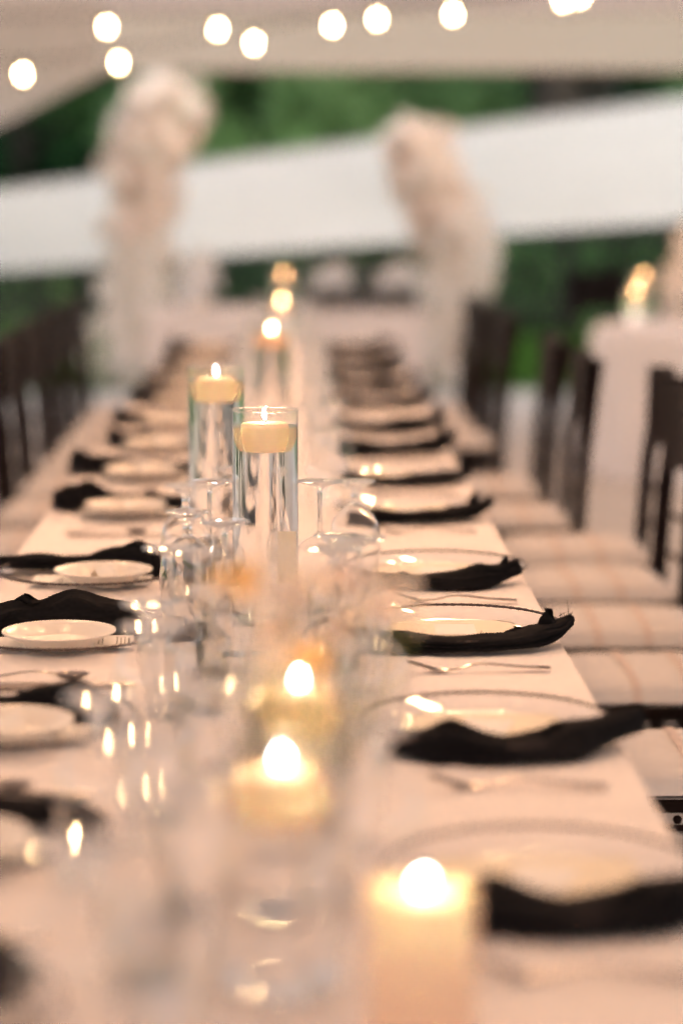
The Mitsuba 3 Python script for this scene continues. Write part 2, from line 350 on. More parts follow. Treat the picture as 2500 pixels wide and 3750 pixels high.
def column(label, path, rad, seed, n):
    c = thing('flower_column', label, 'flower arrangement', 'broken flower arch behind the long table')
    p = np.array(path)
    part(c, 'frame', shape(cat([tube(curve(p, 24), .03, 8), revolve([(0, 0), (.25, 0), (.25, .012), (0, .016)], 24).apply_translation([p[0][0], p[0][1], .006])]), 'stem_green'))
    nl = len(path)
    part(c, 'cream_blooms', shape(petals(int(n * .6), path, rad, .07, seed), 'bloom_cream', False), kind='stuff')
    part(c, 'blush_blooms', shape(petals(int(n * .45), path[nl // 2:], rad[nl // 2:], .078, seed + 1), 'bloom_blush', False), kind='stuff')
    # soft solid heart so that the column does not look hollow
    core = curve(p, 40); rr = np.interp(np.linspace(0, nl - 1, 40), np.arange(nl), rad) * .45
    m = tube(core, rr, 20); m = m.subdivide(); m.vertices += (fb(m.vertices * 9, 3, seed)[:, None] - .5) * .12
    part(c, 'flower_bed', shape(m, 'bloom_cream'), kind='stuff')
CY = 17.2
def col_at(pts):   # (x, height) pairs of the column's centre line
    return [(x, CY, z) for x, z in pts]
column('taller cream and blush flower column on the left, beyond the table end',
       col_at([(-1.19, .05), (-1.18, .30), (-1.13, .55), (-1.09, .78), (-1.13, 1.05), (-1.06, 1.38), (-1.02, 1.68), (-.95, 1.93), (-.84, 2.08)]),
       [.20, .21, .24, .27, .20, .17, .23, .27, .16], 21, 520)
column('shorter cream and blush flower column on the right, beyond the table end',
       col_at([(1.05, .05), (1.06, .35), (1.08, .62), (1.19, .86), (1.12, 1.08), (1.02, 1.32), (.91, 1.58), (.85, 1.76)]),
       [.13, .13, .19, .29, .25, .20, .21, .15], 23, 480)

# ------------------------------------------------------------------ tables
XL, XR, TY0, TY1 = -.53, .41, 1.05, 10.9
def long_cloth():
    s = np.concatenate([[-.745, -.30, -.06, -.012, -.003], [0], np.linspace(.02, .98, 61), [1.0], [1.003, 1.012, 1.06, 1.30, 1.745]])
    ys = np.linspace(TY0, TY1, 420); P = []
    for y in ys:
        for q in s:
            if q < 0: x, z = XL - min(-q, .006) , TABLE + min(0, q + .003)
            elif q > 1: x, z = XR + min(q - 1, .006), TABLE - max(0, q - 1.003)
            else: x, z = XL + (XR - XL) * q, TABLE
            drop = max(0, TABLE - z)
            w = .035 * drop / .7 * math.sin(y * 9 + 2 * math.sin(y * 2.1)) * min(1, drop * 6)
            x += w * (1 if q > 1 else -1 if q < 0 else 0) + (.02 * drop if q > 1 else -.02 * drop if q < 0 else 0)
            P.append((x, y, max(z, .02)))
    P = np.array(P)
    top = P[:, 2] > TABLE - .002
    P[top, 2] += .0024 * (fb(P[top] * [5, 3, 1], 3, 4) - .5)
    yy = (P[top, 1] + .02 * fb(P[top] * 3, 2, 8)) % 1.02 - .5   # creases left from folding
    P[top, 2] += .0022 * np.exp(-(yy / .02) ** 2) + .002 * np.exp(-((P[top, 0] - .20) / .012) ** 2)
    m, n = len(ys), len(s); i, j = np.meshgrid(np.arange(m - 1), np.arange(n - 1), indexing='ij'); a = (i * n + j).ravel()
    body = trimesh.Trimesh(P, np.vstack([np.stack([a, a + n + 1, a + n], 1), np.stack([a, a + 1, a + n + 1], 1)]), process=False)
    ends = [grid(40, 6, lambda u, v, y=y, sg=sg: (XL + (XR - XL) * u, y + sg * (.003 + .03 * v * np.sin(u * 17)), TABLE - .001 - v * .73)) for y, sg in ((TY0, -1), (TY1, 1))]
    return cat([body] + ends)
single('tablecloth', shape(long_cloth(), 'linen_white', 40), 'long pale tablecloth over the main dining table', 'tablecloth')
# cloth of the head table across the far end
def head_cloth():
    x0, x1, y0, y1 = -.80, .71, 13.2, 13.95
    def skirt(a, b, n):
        L = math.dist(a, b); d = np.array([(b[1] - a[1]), -(b[0] - a[0])]) / L
        return grid(n, 6, lambda u, v: (a[0] + (b[0] - a[0]) * u + d[0] * .03 * v * (1 + np.sin(u * L * 16)), a[1] + (b[1] - a[1]) * u + d[1] * .03 * v * (1 + np.sin(u * L * 16)), .758 - v * .74))
    return cat([grid(12, 8, lambda u, v: (x0 + (x1 - x0) * u, y0 + (y1 - y0) * v, .76 + 0 * u)), skirt((x0, y0), (x1, y0), 90), skirt((x1, y0), (x1, y1), 30), skirt((x1, y1), (x0, y1), 90), skirt((x0, y1), (x0, y0), 30)])
single('head_tablecloth', shape(head_cloth(), 'linen_ivory', 40), 'white cloth over the crosswise head table at the far end', 'tablecloth')
def round_cloth(cx, cy, R, h):
    def fn(u, v):
        a = u * 2 * PI; t = np.clip(v / .5, 0, 1); d = np.clip((v - .5) / .5, 0, 1)
        r = R * t + d * (.02 + .05 * (1 + np.sin(a * 14 + np.sin(a * 3))) * np.minimum(1, d * 2))
        return cx + r * np.cos(a), cy + r * np.sin(a), h - d * (h - .015) - .004 * np.clip((v - .47) / .03, 0, 1)
    return grid(141, 22, fn)
single('round_tablecloth', shape(round_cloth(2.30, 12.3, .78, .745), 'linen_ivory', True), 'ivory floor-length cloth on a round table at the right', 'tablecloth')

# ------------------------------------------------------------------ place settings: shared shapes
CH_R = .163
charger_sheet = shape(revolve(curve([(0, .0055), (.06, .0055), (.100, .0058), (.116, .0075), (.138, .013), (CH_R - .002, .0195)], 22)[:], 72), 'pane_glass', True)
def beads(R, z, n, r):
    def fn(u, v):
        a, b = u * 2 * PI, v * 2 * PI
        q = r * (.72 + .28 * np.abs(np.cos(a * n / 2)))
        return (R + q * np.cos(b)) * np.cos(a), (R + q * np.cos(b)) * np.sin(a), z + q * np.sin(b)
    return grid(n * 5 + 1, 7, fn)
charger_rim = shape(beads(CH_R, .0205, 72, .0026), 'rim_metal', True)
charger_foot = shape(revolve([(.098, .0012), (.103, .0005), (.103, .0035), (.098, .0035)], 60), 'pane_glass', True)
plate_shape = shape(revolve(curve([(0, .0035), (.040, .0035), (.047, 0), (.051, .001), (.058, .009), (.074, .0175), (.0845, .0225), (.0865, .0245), (.085, .0255), (.074, .0215), (.056, .0125), (.048, .0085), (.020, .0078), (0, .0078)], 60), 64), 'ceramic', True)
def wall(prof, n): return revolve(curve(prof, n), 48)
def bowl(prof, n, t):
    # hollow glass of thickness t: outer wall up, closed crown, inner wall back down
    o = curve(prof, n); d = np.gradient(o, axis=0); d /= np.linalg.norm(d, axis=1, keepdims=True)
    i = o - t * np.column_stack([d[:, 1], -d[:, 0]]); i = i[i[:, 0] > .0012]; i[0, 1] = 0
    top = [[o[-1, 0] * .5, o[-1, 1]], [0, o[-1, 1]]]
    inner = [[0, i[-1, 1]]] + list(i[::-1])
    return revolve(np.vstack([o, top, ]), 48), revolve(np.vstack([inner, [o[0]]]), 48)
# upside-down stemware standing on its rim: bowls are single clear sheets, stems and feet are solid glass
wine_bowl = shape(cat(bowl([(.034, 0), (.0375, .02), (.043, .05), (.046, .075), (.043, .098), (.030, .116), (.014, .125), (.0048, .1270)], 30, .0011)), 'glass', True)
wine_stem = shape(wall([(0, .1276), (.0047, .1278), (.0052, .131), (.0040, .140), (.0036, .165), (.0040, .196), (.0060, .205), (.014, .210), (.029, .2145), (.0370, .2170), (.0375, .2182), (.0365, .2188), (.02, .2195), (0, .2198)], 44), 'glass', True)
gob_bowl = shape(cat(bowl([(.0385, 0), (.0405, .03), (.0435, .065), (.0445, .095), (.040, .122), (.028, .142), (.014, .154), (.0075, .1566)], 30, .0016)), 'glass', True)
wine_thin = shape(wall([(.034, 0), (.0375, .02), (.043, .05), (.046, .075), (.043, .098), (.030, .116), (.014, .125), (.0048, .1270)], 30), 'pane_glass', True)
gob_thin = shape(wall([(.0385, 0), (.0405, .03), (.0435, .065), (.0445, .095), (.040, .122), (.028, .142), (.014, .154), (.0075, .1566)], 30), 'pane_glass', True)
gob_stem = shape(wall([(0, .1571), (.007, .1574), (.0075, .161), (.0068, .168), (.0085, .176), (.0110, .180), (.018, .187), (.029, .1925), (.0345, .1945), (.0350, .1960), (.034, .1968), (.02, .1972), (0, .1972)], 40), 'glass', True)
menu_shape = shape(rbox(-.105, .105, -.05, .05, 0, .0009, .0002), 'paper', False)
menu_cream = shape(rbox(-.105, .105, -.07, .07, 0, .0009, .0002), 'card_cream', False)
def ink_lines():
    r = np.random.default_rng(9); ms = []
    for x in (.092, .086, .080, .058, .052, .046, .040, .018, .012, .006, -.02, -.026, -.05, -.056):
        y = -.034 + r.uniform(0, .012)
        while y < .030:
            L = r.uniform(.005, .013); ms.append(trimesh.creation.box((.0019, L, .0002)).apply_translation((x, y + L / 2, .0011))); y += L + .0025
    for x, hgt in ((.098, .0034),):
        ms.append(trimesh.creation.box((.0034, .05, .0002)).apply_translation((x, 0, .0011)))
    return cat(ms)
ink_shape = shape(ink_lines(), 'ink', False)
def name_card():
    w, d, h = .040, .018, .026; t = .0006
    a = trimesh.Trimesh([(-w, -d, 0), (w, -d, 0), (w, 0, h), (-w, 0, h), (-w, d, 0), (w, d, 0)], [[0, 1, 2], [0, 2, 3], [3, 2, 5], [3, 5, 4]], process=False)
    b = a.copy(); b.vertices -= [0, 0, t]; return cat([a, b])
card_shape = shape(name_card(), 'paper', False)
flat_card = shape(rbox(-.045, .045, -.032, .032, 0, .0012, .0003), 'paper', False)

# cutlery: flat outline bent along a profile. +x is the handle's end, -x the working end
def bent(outline_fn, n, zfn, thick):
    xs = np.linspace(0, 1, n); V, F = [], []
    for u in xs:
        x, w = outline_fn(u); z = zfn(u)
        V += [(x, -w, z), (x, w, z), (x, w, z + thick), (x, -w, z + thick)]
    for i in range(n - 1):
        a = i * 4
        for k in range(4):
            F += [[a + k, a + 4 + k, a + 4 + (k + 1) % 4], [a + k, a + 4 + (k + 1) % 4, a + (k + 1) % 4]]
    F += [[0, 1, 2], [0, 2, 3], [4 * n - 4, 4 * n - 2, 4 * n - 3], [4 * n - 4, 4 * n - 1, 4 * n - 2]]
    return trimesh.Trimesh(np.array(V), np.array(F), process=False)
from scipy.interpolate import PchipInterpolator
def ip(u, xs, ys): return float(PchipInterpolator(xs, ys)(u))
fork_z = lambda u: ip(u, [0, .1, .22, .34, .5, .8, 1], [.017, .0105, .003, .0045, .0115, .006, .0035])
def fork_mesh():
    ms = [bent(lambda u: (.105 - .15 * (1 - u), ip(u, [0, .12, .8, .95, 1], [.0032, .003, .0065, .0075, .004])), 26, lambda u: fork_z(.285 + .715 * u), .0022),
          bent(lambda u: (-.0745 + .032 * u, ip(u, [0, .25, .7, 1], [.0125, .0125, .009, .0032])), 9, lambda u: fork_z(.145 + .14 * u), .002)]
    for k in range(4):
        ms.append(bent(lambda u, k=k: (-.105 + .034 * u, .0009 + .0005 * u), 8, lambda u: fork_z(.16 * u), .0016).apply_translation((0, (k - 1.5) * .0068, 0)))
    return cat(ms)
fork_shape = shape(fork_mesh(), 'steel', 40)
knife_mesh = cat([bent(lambda u: (.01 + .108 * u, ip(u, [0, .1, .8, .97, 1], [.004, .0045, .0072, .0075, .003])), 20, lambda u: .001, .0045),
                  bent(lambda u: (-.115 + .126 * u, ip(u, [0, .06, .3, .85, 1], [.0008, .006, .009, .0085, .004])), 22, lambda u: .0025, .0012)])
knife_shape = shape(knife_mesh, 'steel', 40)
def spoon():
    hd = bent(lambda u: (-.045 + .125 * u, ip(u, [0, .15, .8, .95, 1], [.0026, .0026, .006, .007, .003])), 22, lambda u: ip(u, [0, .25, .6, 1], [.009, .013, .007, .003]), .002)
    bw = grid(15, 15, lambda u, v: (-.068 + .026 * (2 * u - 1), .017 * (2 * v - 1) * np.sqrt(np.clip(1 - (2 * u - 1) ** 2, 0, 1)) * 1.0, .002 + .009 * np.clip((2 * u - 1) ** 2 + (2 * v - 1) ** 2 * (1 - (2 * u - 1) ** 2), 0, 1)))
    b2 = bw.copy(); b2.vertices -= [0, 0, .0012]; return cat([hd, bw, b2])
spoon_shape = shape(spoon(), 'steel', 40)

def napkin(center, width, height, seed, flaps=(), fray=(1,)):
    """crumpled gauze: a lofted, folded roll along a centre line, with loose flaps and torn threads."""
    n, m = 90, 48; rng = np.random.default_rng(seed)
    C = curve(center, n); u = np.linspace(0, 1, n)
    W = np.interp(u, np.linspace(0, 1, len(width)), width); H = np.interp(u, np.linspace(0, 1, len(height)), height)
    tg = np.gradient(C, axis=0); tg /= np.linalg.norm(tg, axis=1, keepdims=True); sd = np.stack([-tg[:, 1], tg[:, 0], tg[:, 2] * 0], 1)
    a = np.linspace(0, 2 * PI, m, endpoint=False); V = []
    for i in range(n):
        ca, sa = np.cos(a), np.sin(a)
        ca, sa = np.sign(ca) * np.abs(ca) ** .75, np.sign(sa) * np.abs(sa) ** .65
        q = np.stack([np.full(m, u[i] * 4.0), a * 0 + ca * 1.5, sa * 1.5], -1)
        f1, f2 = fb(q * .8 + seed, 2, seed) - .5, np.abs(fb(q * [.9, 2.4, 2.4] + 9, 2, seed + 3) - .5)
        r = 1 + .8 * f1 - .7 * f2
        lat, zz = ca * W[i] * r, np.maximum(sa, -.55) * H[i] * (1 + 1.3 * f1 - .6 * f2 + .22 * np.sin(u[i] * 17 + seed) * np.sin(u[i] * 7.3 + seed * 2))
        V.append(C[i] + sd[i] * lat[:, None] + np.array([0, 0, 1.0]) * zz[:, None])
    V = np.vstack(V); F = []
    for i in range(n - 1):
        for k in range(m):
            A, B = i * m + k, i * m + (k + 1) % m
            F += [[A, B, B + m], [A, B + m, A + m]]
    ms = [trimesh.Trimesh(V, np.array(F), process=False)]
    for e in (0, n - 1):
        k = len(V); ring = np.arange(m) + e * m
        ms.append(trimesh.Trimesh(np.vstack([V[ring], V[ring].mean(0)]), np.array([[j, (j + 1) % m, m] for j in range(m)]), process=False))
    for (t, hgt, wd, off) in flaps:   # loose folded-up corners
        i = int(t * (n - 1)); p = C[i] + np.array([0, 0, H[i] * .55]) + sd[i] * off
        def fl(U, Vv, p=p, i=i, hgt=hgt, wd=wd):
            x = (U - .5) * wd * (1 - .8 * Vv); w = .006 * np.sin(U * 7 + Vv * 4)
            P = p + tg[i] * x[..., None] + sd[i] * (w + .006 * Vv)[..., None] + np.array([0, 0, 1.0]) * (Vv * hgt)[..., None]
            return P[..., 0], P[..., 1], P[..., 2]
        g = grid(10, 10, fl); g2 = g.copy(); g2.vertices += sd[i] * .0008; ms += [g, g2]
    th = []
    for side in fray:
        e = n - 1 if side else 0; d = tg[e] * (1 if side else -1)
        for _ in range(26):
            p = C[e] - d * rng.uniform(0, .02) + sd[e] * rng.normal() * W[e] * .6 + np.array([0, 0, 1]) * rng.uniform(0, H[e])
            v = d * rng.uniform(.3, 1) + rng.normal(size=3) * [.35, .35, .35] + np.array([0, 0, .25]); L = rng.uniform(.006, .02)
            th.append(tube([p, p + v * L * .5, p + v * L + rng.normal(size=3) * .002], [.0009, .0006, .0002], 4))
    for _ in range(40):
        i = rng.integers(2, n - 2); p = C[i] + sd[i] * rng.choice([-1, 1]) * W[i] * .9 + np.array([0, 0, H[i] * rng.uniform(.1, .7)])
        v = rng.normal(size=3) + np.array([0, 0, .6]); th.append(tube([p, p + v * .004], [.0007, .0002], 4))
    return shape(cat(ms), 'black_gauze', 60), shape(cat(th), 'black_gauze', False)
# right-hand side: lies along the rim that faces the camera, end hanging out towards the table edge
NR = [napkin([(-.142, -.096, .014), (-.08, -.128, .012), (0, -.138, .012), (.08, -.120, .014), (.135, -.086, .021), (.172, -.054, .030)], [.028, .036, .038, .038, .030, .011], [.020, .013, .009, .012, .014, .011], 31, ((.80, .026, .045, .0), (.62, .010, .06, .01))),
      napkin([(-.150, -.098, .013), (-.08, -.126, .012), (0, -.136, .012), (.08, -.120, .015), (.150, -.076, .026)], [.028, .036, .038, .034, .015], [.010, .011, .013, .024, .015], 37, ((.93, .020, .03, .0), (.3, .010, .05, 0))),
      napkin([(-.135, -.106, .014), (-.06, -.132, .013), (.02, -.136, .013), (.10, -.110, .017), (.205, -.040, .028)], [.022, .040, .042, .042, .012], [.014, .028, .014, .027, .016], 41, ((.25, .016, .07, 0), (.7, .014, .06, 0))),
      napkin([(-.14, -.108, .014), (-.05, -.136, .012), (.04, -.132, .012), (.12, -.096, .017), (.165, -.066, .026)], [.028, .038, .040, .034, .013], [.014, .011, .013, .014, .020], 43, ((.94, .026, .03, 0), (.5, .008, .06, .0)))]
# left-hand side: behind the small plate, away from the camera, often bunched into a loose knot
NL = [napkin([(-.20, .015, .014), (-.13, .055, .016), (-.05, .085, .018), (.03, .098, .018), (.10, .075, .014), (.145, .03, .010)], [.026, .038, .044, .038, .030, .012], [.014, .026, .056, .040, .026, .010], 51, ((.38, .014, .05, 0), (.55, .012, .03, 0)), (0, 1)),
      napkin([(-.19, .06, .018), (-.12, .095, .016), (-.02, .105, .014), (.06, .098, .016), (.12, .06, .014)], [.016, .030, .032, .038, .030], [.014, .013, .013, .038, .028], 53, ((.03, .014, .02, 0),), (0,)),
      napkin([(-.165, .06, .018), (-.10, .092, .016), (-.02, .108, .014), (.08, .098, .014), (.15, .05, .012)], [.028, .034, .028, .030, .020], [.024, .042, .012, .011, .018], 57, ((.12, .016, .04, 0),), (0,)),
      napkin([(-.16, .07, .018), (-.11, .09, .016), (0, .105, .014), (.10, .09, .014), (.15, .04, .012)], [.026, .028, .028, .028, .018], [.036, .022, .011, .010, .014], 59, ((.06, .02, .03, 0),), (0,))]

RIGHT_D = [2.44, 3.12, 3.80, 4.38, 5.19, 5.80, 6.40, 7.00, 7.72, 8.33, 8.95, 9.60, 10.25]
LEFT_D = [2.05, 2.60, 3.14, 3.75, 4.33, 5.20, 5.84, 6.43, 7.05, 7.70, 8.30, 8.95, 9.60, 10.25]
rr = random.Random(7)
def glass_set(kind, x, y, label, ang):
    if kind == 'wine':
        g = thing('wine_glass', label, 'wine glass', 'upturned stemware along the middle of the table')
        part(g, 'bowl', wine_bowl if y < 5 else wine_thin, at(x, y, TABLE + .0015, ang)); part(g, 'stem', wine_stem, at(x, y, TABLE + .0015, ang))
    else:
        g = thing('water_goblet', label, 'goblet', 'upturned stemware along the middle of the table')
        part(g, 'bowl', gob_bowl if 3.4 < y < 5 else gob_thin, at(x, y, TABLE + .0015, ang)); part(g, 'stem', gob_stem, at(x, y, TABLE + .0015, ang))
GLASS_FIX = {('R', 3): [('wine', .042, 4.02), ('goblet', .105, 4.20)], ('R', 2): [('goblet', .062, 3.56), ('wine', .09, 3.38)],
             ('L', 4): [('wine', -.140, 4.02), ('goblet', -.185, 4.15)], ('L', 3): [('goblet', -.168, 3.82), ('wine', -.168, 3.30)]}
for side, Ds in (('R', RIGHT_D), ('L', LEFT_D)):
    sg = 1 if side == 'R' else -1
    rot = 0 if side == 'R' else 180
    nm = 'right' if side == 'R' else 'left'
    for i, D in enumerate(Ds):
        x, y = (.252 + rr.uniform(-.006, .006)) if side == 'R' else (-.362 + rr.uniform(-.006, .006)), yd(D)
        o = ORD[i]; rz = rr.uniform(-3, 3)
        where = f'{o} along the {nm} side'
        c = thing('charger_plate', f'clear glass charger with thin dark beaded rim, {where}', 'charger plate', f'glass chargers along the {nm} side')
        part(c, 'dish', charger_sheet, at(x, y, TABLE + .002)); part(c, 'rim', charger_rim, at(x, y, TABLE + .002, rz)); part(c, 'foot_ring', charger_foot, at(x, y, TABLE + .002))
        zc = TABLE + .002 + .0062
        # menu card, bread plate and name card
        mx, my = (x - sg * .005, y + (.02 if side == 'R' else -.03))
        mrot = (180 if side == 'R' else 0) + rz
        me = single('menu_card', menu_shape if side == 'L' else menu_cream, f"{'white printed menu card under a small plate' if side == 'L' else 'plain cream menu card behind the napkin'}, {where}", 'menu', f'menus along the {nm} side', to=at(mx, my, zc, mrot))
        if side == 'L': part(me, 'text', ink_shape, at(mx, my, zc, mrot), kind='stuff')
        bx, by = (x - .02, y + .045) if side == 'R' else (x + (.0 if i != 4 else .03), y - .066)
        if side == 'L': single('bread_plate', plate_shape, f'small cream plate on a glass charger, {where}', 'plate', f'bread plates along the {nm} side', to=at(bx, by, zc + .0011))
        if side == 'R':
            single('name_card', flat_card, f'white name card on the menu, {where}', 'name card', f'name cards along the {nm} side', to=at(mx + .004, my - .012, zc + .0012, 78 + 4 * rz))
        elif i != 3:
            single('name_card', card_shape, f'folded white name card on a small plate, {where}', 'name card', f'name cards along the {nm} side', to=at(bx + .012 * (1 if side == 'R' else 0), by, zc + .0098, (97 if side == 'R' else 80) + 5 * rz, .82))
        if side == 'R': v = {0: 2, 1: 2, 2: 0, 3: 1}.get(i, 3 if i % 2 else 0)
        else: v = {0: 1, 1: 2, 2: 1, 3: 0, 4: 1, 5: 2}.get(i, 3)
        nk, th = (NR if side == 'R' else NL)[v]
        nz = rz if i < 4 or (side == 'L' and i < 6) else rr.uniform(-9, 9)
        nt = at(x, y, TABLE + .002, nz).scale([rr.uniform(.93, 1.05), 1, rr.uniform(.9, 1.2) * (1.3 if i > 5 and side == 'R' else 1)])
        q = single('napkin', nk, f'frayed black gauze napkin over a glass charger, {where}', 'napkin', f'black napkins along the {nm} side', to=nt)
        part(q, 'torn_threads', th, nt, kind='stuff')
        if D < 6.2:
            if side == 'R':
                single('fork', fork_shape, f'steel fork in front of a charger, {where}', 'fork', f'forks along the {nm} side', to=at(x + .015, y - .285, TABLE + .0015, 1.5 * rz))
            else:
                single('knife', knife_shape, f'steel knife in front of a charger, {where}', 'knife', f'knives along the {nm} side', to=at(x + .02, y - .325, TABLE + .0015, 180 + rz))
                single('spoon', spoon_shape, f'small steel spoon beside the knife, {where}', 'spoon', f'spoons along the {nm} side', to=at(x - .03, y - .285, TABLE + .0015, 172 + 3 * rz))
        gl = GLASS_FIX.get((side, i))
        if gl is None:
            if side == 'R': gl = [('wine', .055 + rr.uniform(-.02, .02), D + .17), ('goblet', .085 + rr.uniform(-.02, .02), D - .12)]
            else: gl = [('wine', -.145 + rr.uniform(-.015, .02), D + .12), ('goblet', -.18 + rr.uniform(-.02, .015), D - .14)]
        if (side == 'L' and i < 5) : gl = gl + [('wine', -.085 + rr.uniform(-.02, .02), D + rr.uniform(-.22, -.05), 'third glass, ')]
        for kind, gx, gD, *ex in gl:
            glass_set(kind, gx, yd(gD), (f"upturned {'inner' if ex else 'thin-stemmed'} wine glass, {where}" if kind == 'wine' else f'upturned short-stemmed water goblet, {where}'), rr.uniform(0, 40))

# ------------------------------------------------------------------ floating candles in cylinder vases
def flame_mesh(h, w, lean):
    prof = curve([(0, 0), (.30, .06), (.5, .25), (.44, .48), (.24, .76), (.08, .94), (0, 1)], 16)
    m = revolve(np.column_stack([np.maximum(prof[:, 0], 0) * w, prof[:, 1] * h]), 14)
    m.vertices[:, 0] += lean * (m.vertices[:, 2] / h) ** 2
    return m
wick_shape = shape(tube([(0, 0, .002), (.0006, 0, .008), (.0015, 0, .0125)], .0009, 6), 'wick')
wax_prof = curve([(0, -.0400), (.026, -.0400), (.0325, -.035), (.0372, -.020), (.0381, -.003), (.0372, .0025), (.0335, .0058), (.020, .0066), (.008, .0048), (0, .004)], 40)
wax_shape = shape(revolve(wax_prof, 48), 'wax', True)
VR = .0532
def vase(x, D, h, label, fl=(.021, .0092, -.004), wl=.026, base=TABLE, R=VR, glow=FLAME):
    y = yd(D, base)
    v = thing('cylinder_vase', label.replace('CANDLE', 'vase'), 'glass vase', 'cylinder vases with floating candles')
    p = at(x, y, base + .0015)
    zw = h - wl
    part(v, 'wall', shape(revolve([(0, .003), (R - .004, .003), (R, .007), (R, h)], 64), 'pane_glass', 50), p)
    part(v, 'rim', shape(revolve([(R - .0013, h - .001), (R + .0013, h - .001), (R + .0015, h + .0008), (R, h + .0018), (R - .0015, h + .0008), (R - .0013, h - .001)], 64), 'glass', True), p)
    k = single('water', shape(revolve([(0, .009), (R - .005, .009), (R - .0009, .013), (R - .0009, zw), (R - .0022, zw - .0006), (.0376, zw - .0006)], 72), 'water', 40), label.replace('CANDLE', 'water inside'), 'water', 'water in the cylinder vases', to=p)
    c = thing('floating_candle', label.replace('CANDLE', 'lit floating candle in'), 'candle', 'floating candles')
    q = at(x, y, base + .0015 + zw - .0006)
    part(c, 'wax', wax_shape, q); part(c, 'wick', wick_shape, q)
    part(c, 'flame', {**shape(flame_mesh(*fl).apply_translation((0, 0, .0105)), None, True), 'emitter': {'type': 'area', 'radiance': rgb(*glow), 'sampling_weight': 6.0}}, q)
vase(-.047, 3.93, .345, 'CANDLE tall clear cylinder in focus at the middle of the table', fl=(.018, .0072, -.004))
vase(-.147, 4.62, .362, 'CANDLE tall clear cylinder just behind and left of the sharp one', fl=(.018, .0070, -.002))
vase(-.012, 2.13, .222, 'CANDLE cylinder below the middle flowers, with the largest glow', fl=(.0145, .0082, .001))
vase(.004, 2.38, .240, 'CANDLE cylinder half hidden under the middle flowers', fl=(.0145, .0080, .001))
vase(-.068, 7.35, .275, 'CANDLE cylinder in the middle distance of the long table', fl=(.024, .0115, .002), glow=FAR_FLAME)
vase(-.052, 10.2, .220, 'CANDLE cylinder near the far end of the long table', fl=(.024, .0115, .002), glow=FAR_FLAME)
vase(-.055, 13.35, .215, 'CANDLE cylinder on the head table', fl=(.024, .0115, .002), glow=FAR_FLAME)
vase(1.775, 12.3, .262, 'CANDLE taller cylinder on the round table at the right', base=.7455, fl=(.022, .0105, .002), glow=FAR_FLAME)
vase(1.705, 12.05, .190, 'CANDLE shorter cylinder on the round table at the right', base=.7455, fl=(.022, .0105, .002), glow=FAR_FLAME)
pc = thing('pillar_candle', 'thick cream pillar candle burning nearest the camera, right of the middle', 'candle'); pq = at(.102, yd(1.97), TABLE + .001)
part(pc, 'wax', shape(revolve(curve([(0, .0), (.042, .0), (.0438, .003), (.044, .07), (.044, .138), (.0425, .1425), (.038, .1425), (.031, .139), (.012, .1365), (0, .136)], 60), 56), 'wax', True), pq)
part(pc, 'wick', wick_shape, at(.102, yd(1.97), TABLE + .133))
part(pc, 'flame', {**shape(flame_mesh(.014, .0086, .003).apply_translation((0, 0, .1425)), None, True), 'emitter': {'type': 'area', 'radiance': rgb(*FLAME), 'sampling_weight': 6.0}}, pq)

# ------------------------------------------------------------------ bud vases with small flowers, sign, low arrangements
def bud_vase(x, D, h, label, blooms, seed):
    rng = np.random.default_rng(seed)
    v = thing('bud_vase', label, 'flower vase', 'little flower vases in the middle of the table'); y = yd(D); p = at(x, y, TABLE + .0015)
    part(v, 'bottle', shape(revolve(curve([(0, .002), (.022, .002), (.027, .010), (.026, .08), (.014, .135), (.010, .17), (.013, .20)], 24), 32), 'pane_glass', True), p)
    for dx, dy, z, r, mat in blooms:
        s = part(v, 'stem', shape(tube(curve([(0, 0, .01), (dx * .12, dy * .12, .16), (dx * .7, dy * .7, z * .75), (dx, dy, z)], 10), .0014, 6), 'stem_green'), p)
        hd = petals(7, [(dx, dy, z), (dx, dy, z + .004)], [r * .75, r * .75], r * .50, seed + int(z * 1e4), 14)
        part(v, 'bloom', shape(hd, mat, False), p)
bud_vase(-.050, 2.22, .20, 'little bottle vase with a golden cream bloom, left of the two',
         [(-.004, .0, .362, .024, 'bloom_gold'), (.030, .02, .372, .015, 'bloom_cream'), (.012, .03, .335, .014, 'bloom_cream'), (.046, .0, .342, .016, 'bloom_blush'), (-.030, .01, .335, .012, 'bloom_cream'), (.060, -.02, .362, .014, 'bloom_cream'), (.028, .01, .310, .015, 'bloom_blush')], 61)
bud_vase(.018, 2.18, .20, 'little bottle vase with blush blooms and one golden, right of the two',
         [(-.006, -.01, .288, .021, 'bloom_gold'), (.022, .01, .362, .015, 'bloom_blush'), (.052, .0, .350, .014, 'bloom_cream'), (-.024, .02, .325, .015, 'bloom_cream'), (.036, .02, .325, .014, 'bloom_cream'), (.000, .03, .350, .013, 'bloom_cream'), (.066, .01, .330, .013, 'bloom_blush'), (-.04, .0, .295, .012, 'bloom_cream'), (.082, -.01, .352, .013, 'bloom_cream'), (.015, -.03, .318, .012, 'bloom_blush'), (.09, .02, .318, .012, 'bloom_cream')], 67)
sg_ = thing('table_sign', 'clear upright acrylic sign with a small cream card, in front of the sharp candle vase', 'sign')
part(sg_, 'acrylic_sheet', shape(rbox(-.130, .004, yd(3.66), yd(3.66) + .003, TABLE + .002, TABLE + .185, .0006), 'pane_glass', False))
part(sg_, 'card', shape(rbox(-.025, .003, yd(3.66) + .004, yd(3.66) + .0048, TABLE + .11, TABLE + .188, .0002), 'card_cream', False))
part(sg_, 'foot', shape(rbox(-.10, -.03, yd(3.66) - .02, yd(3.66) + .025, TABLE + .0008, TABLE + .0018, .0003), 'pane_glass', False))
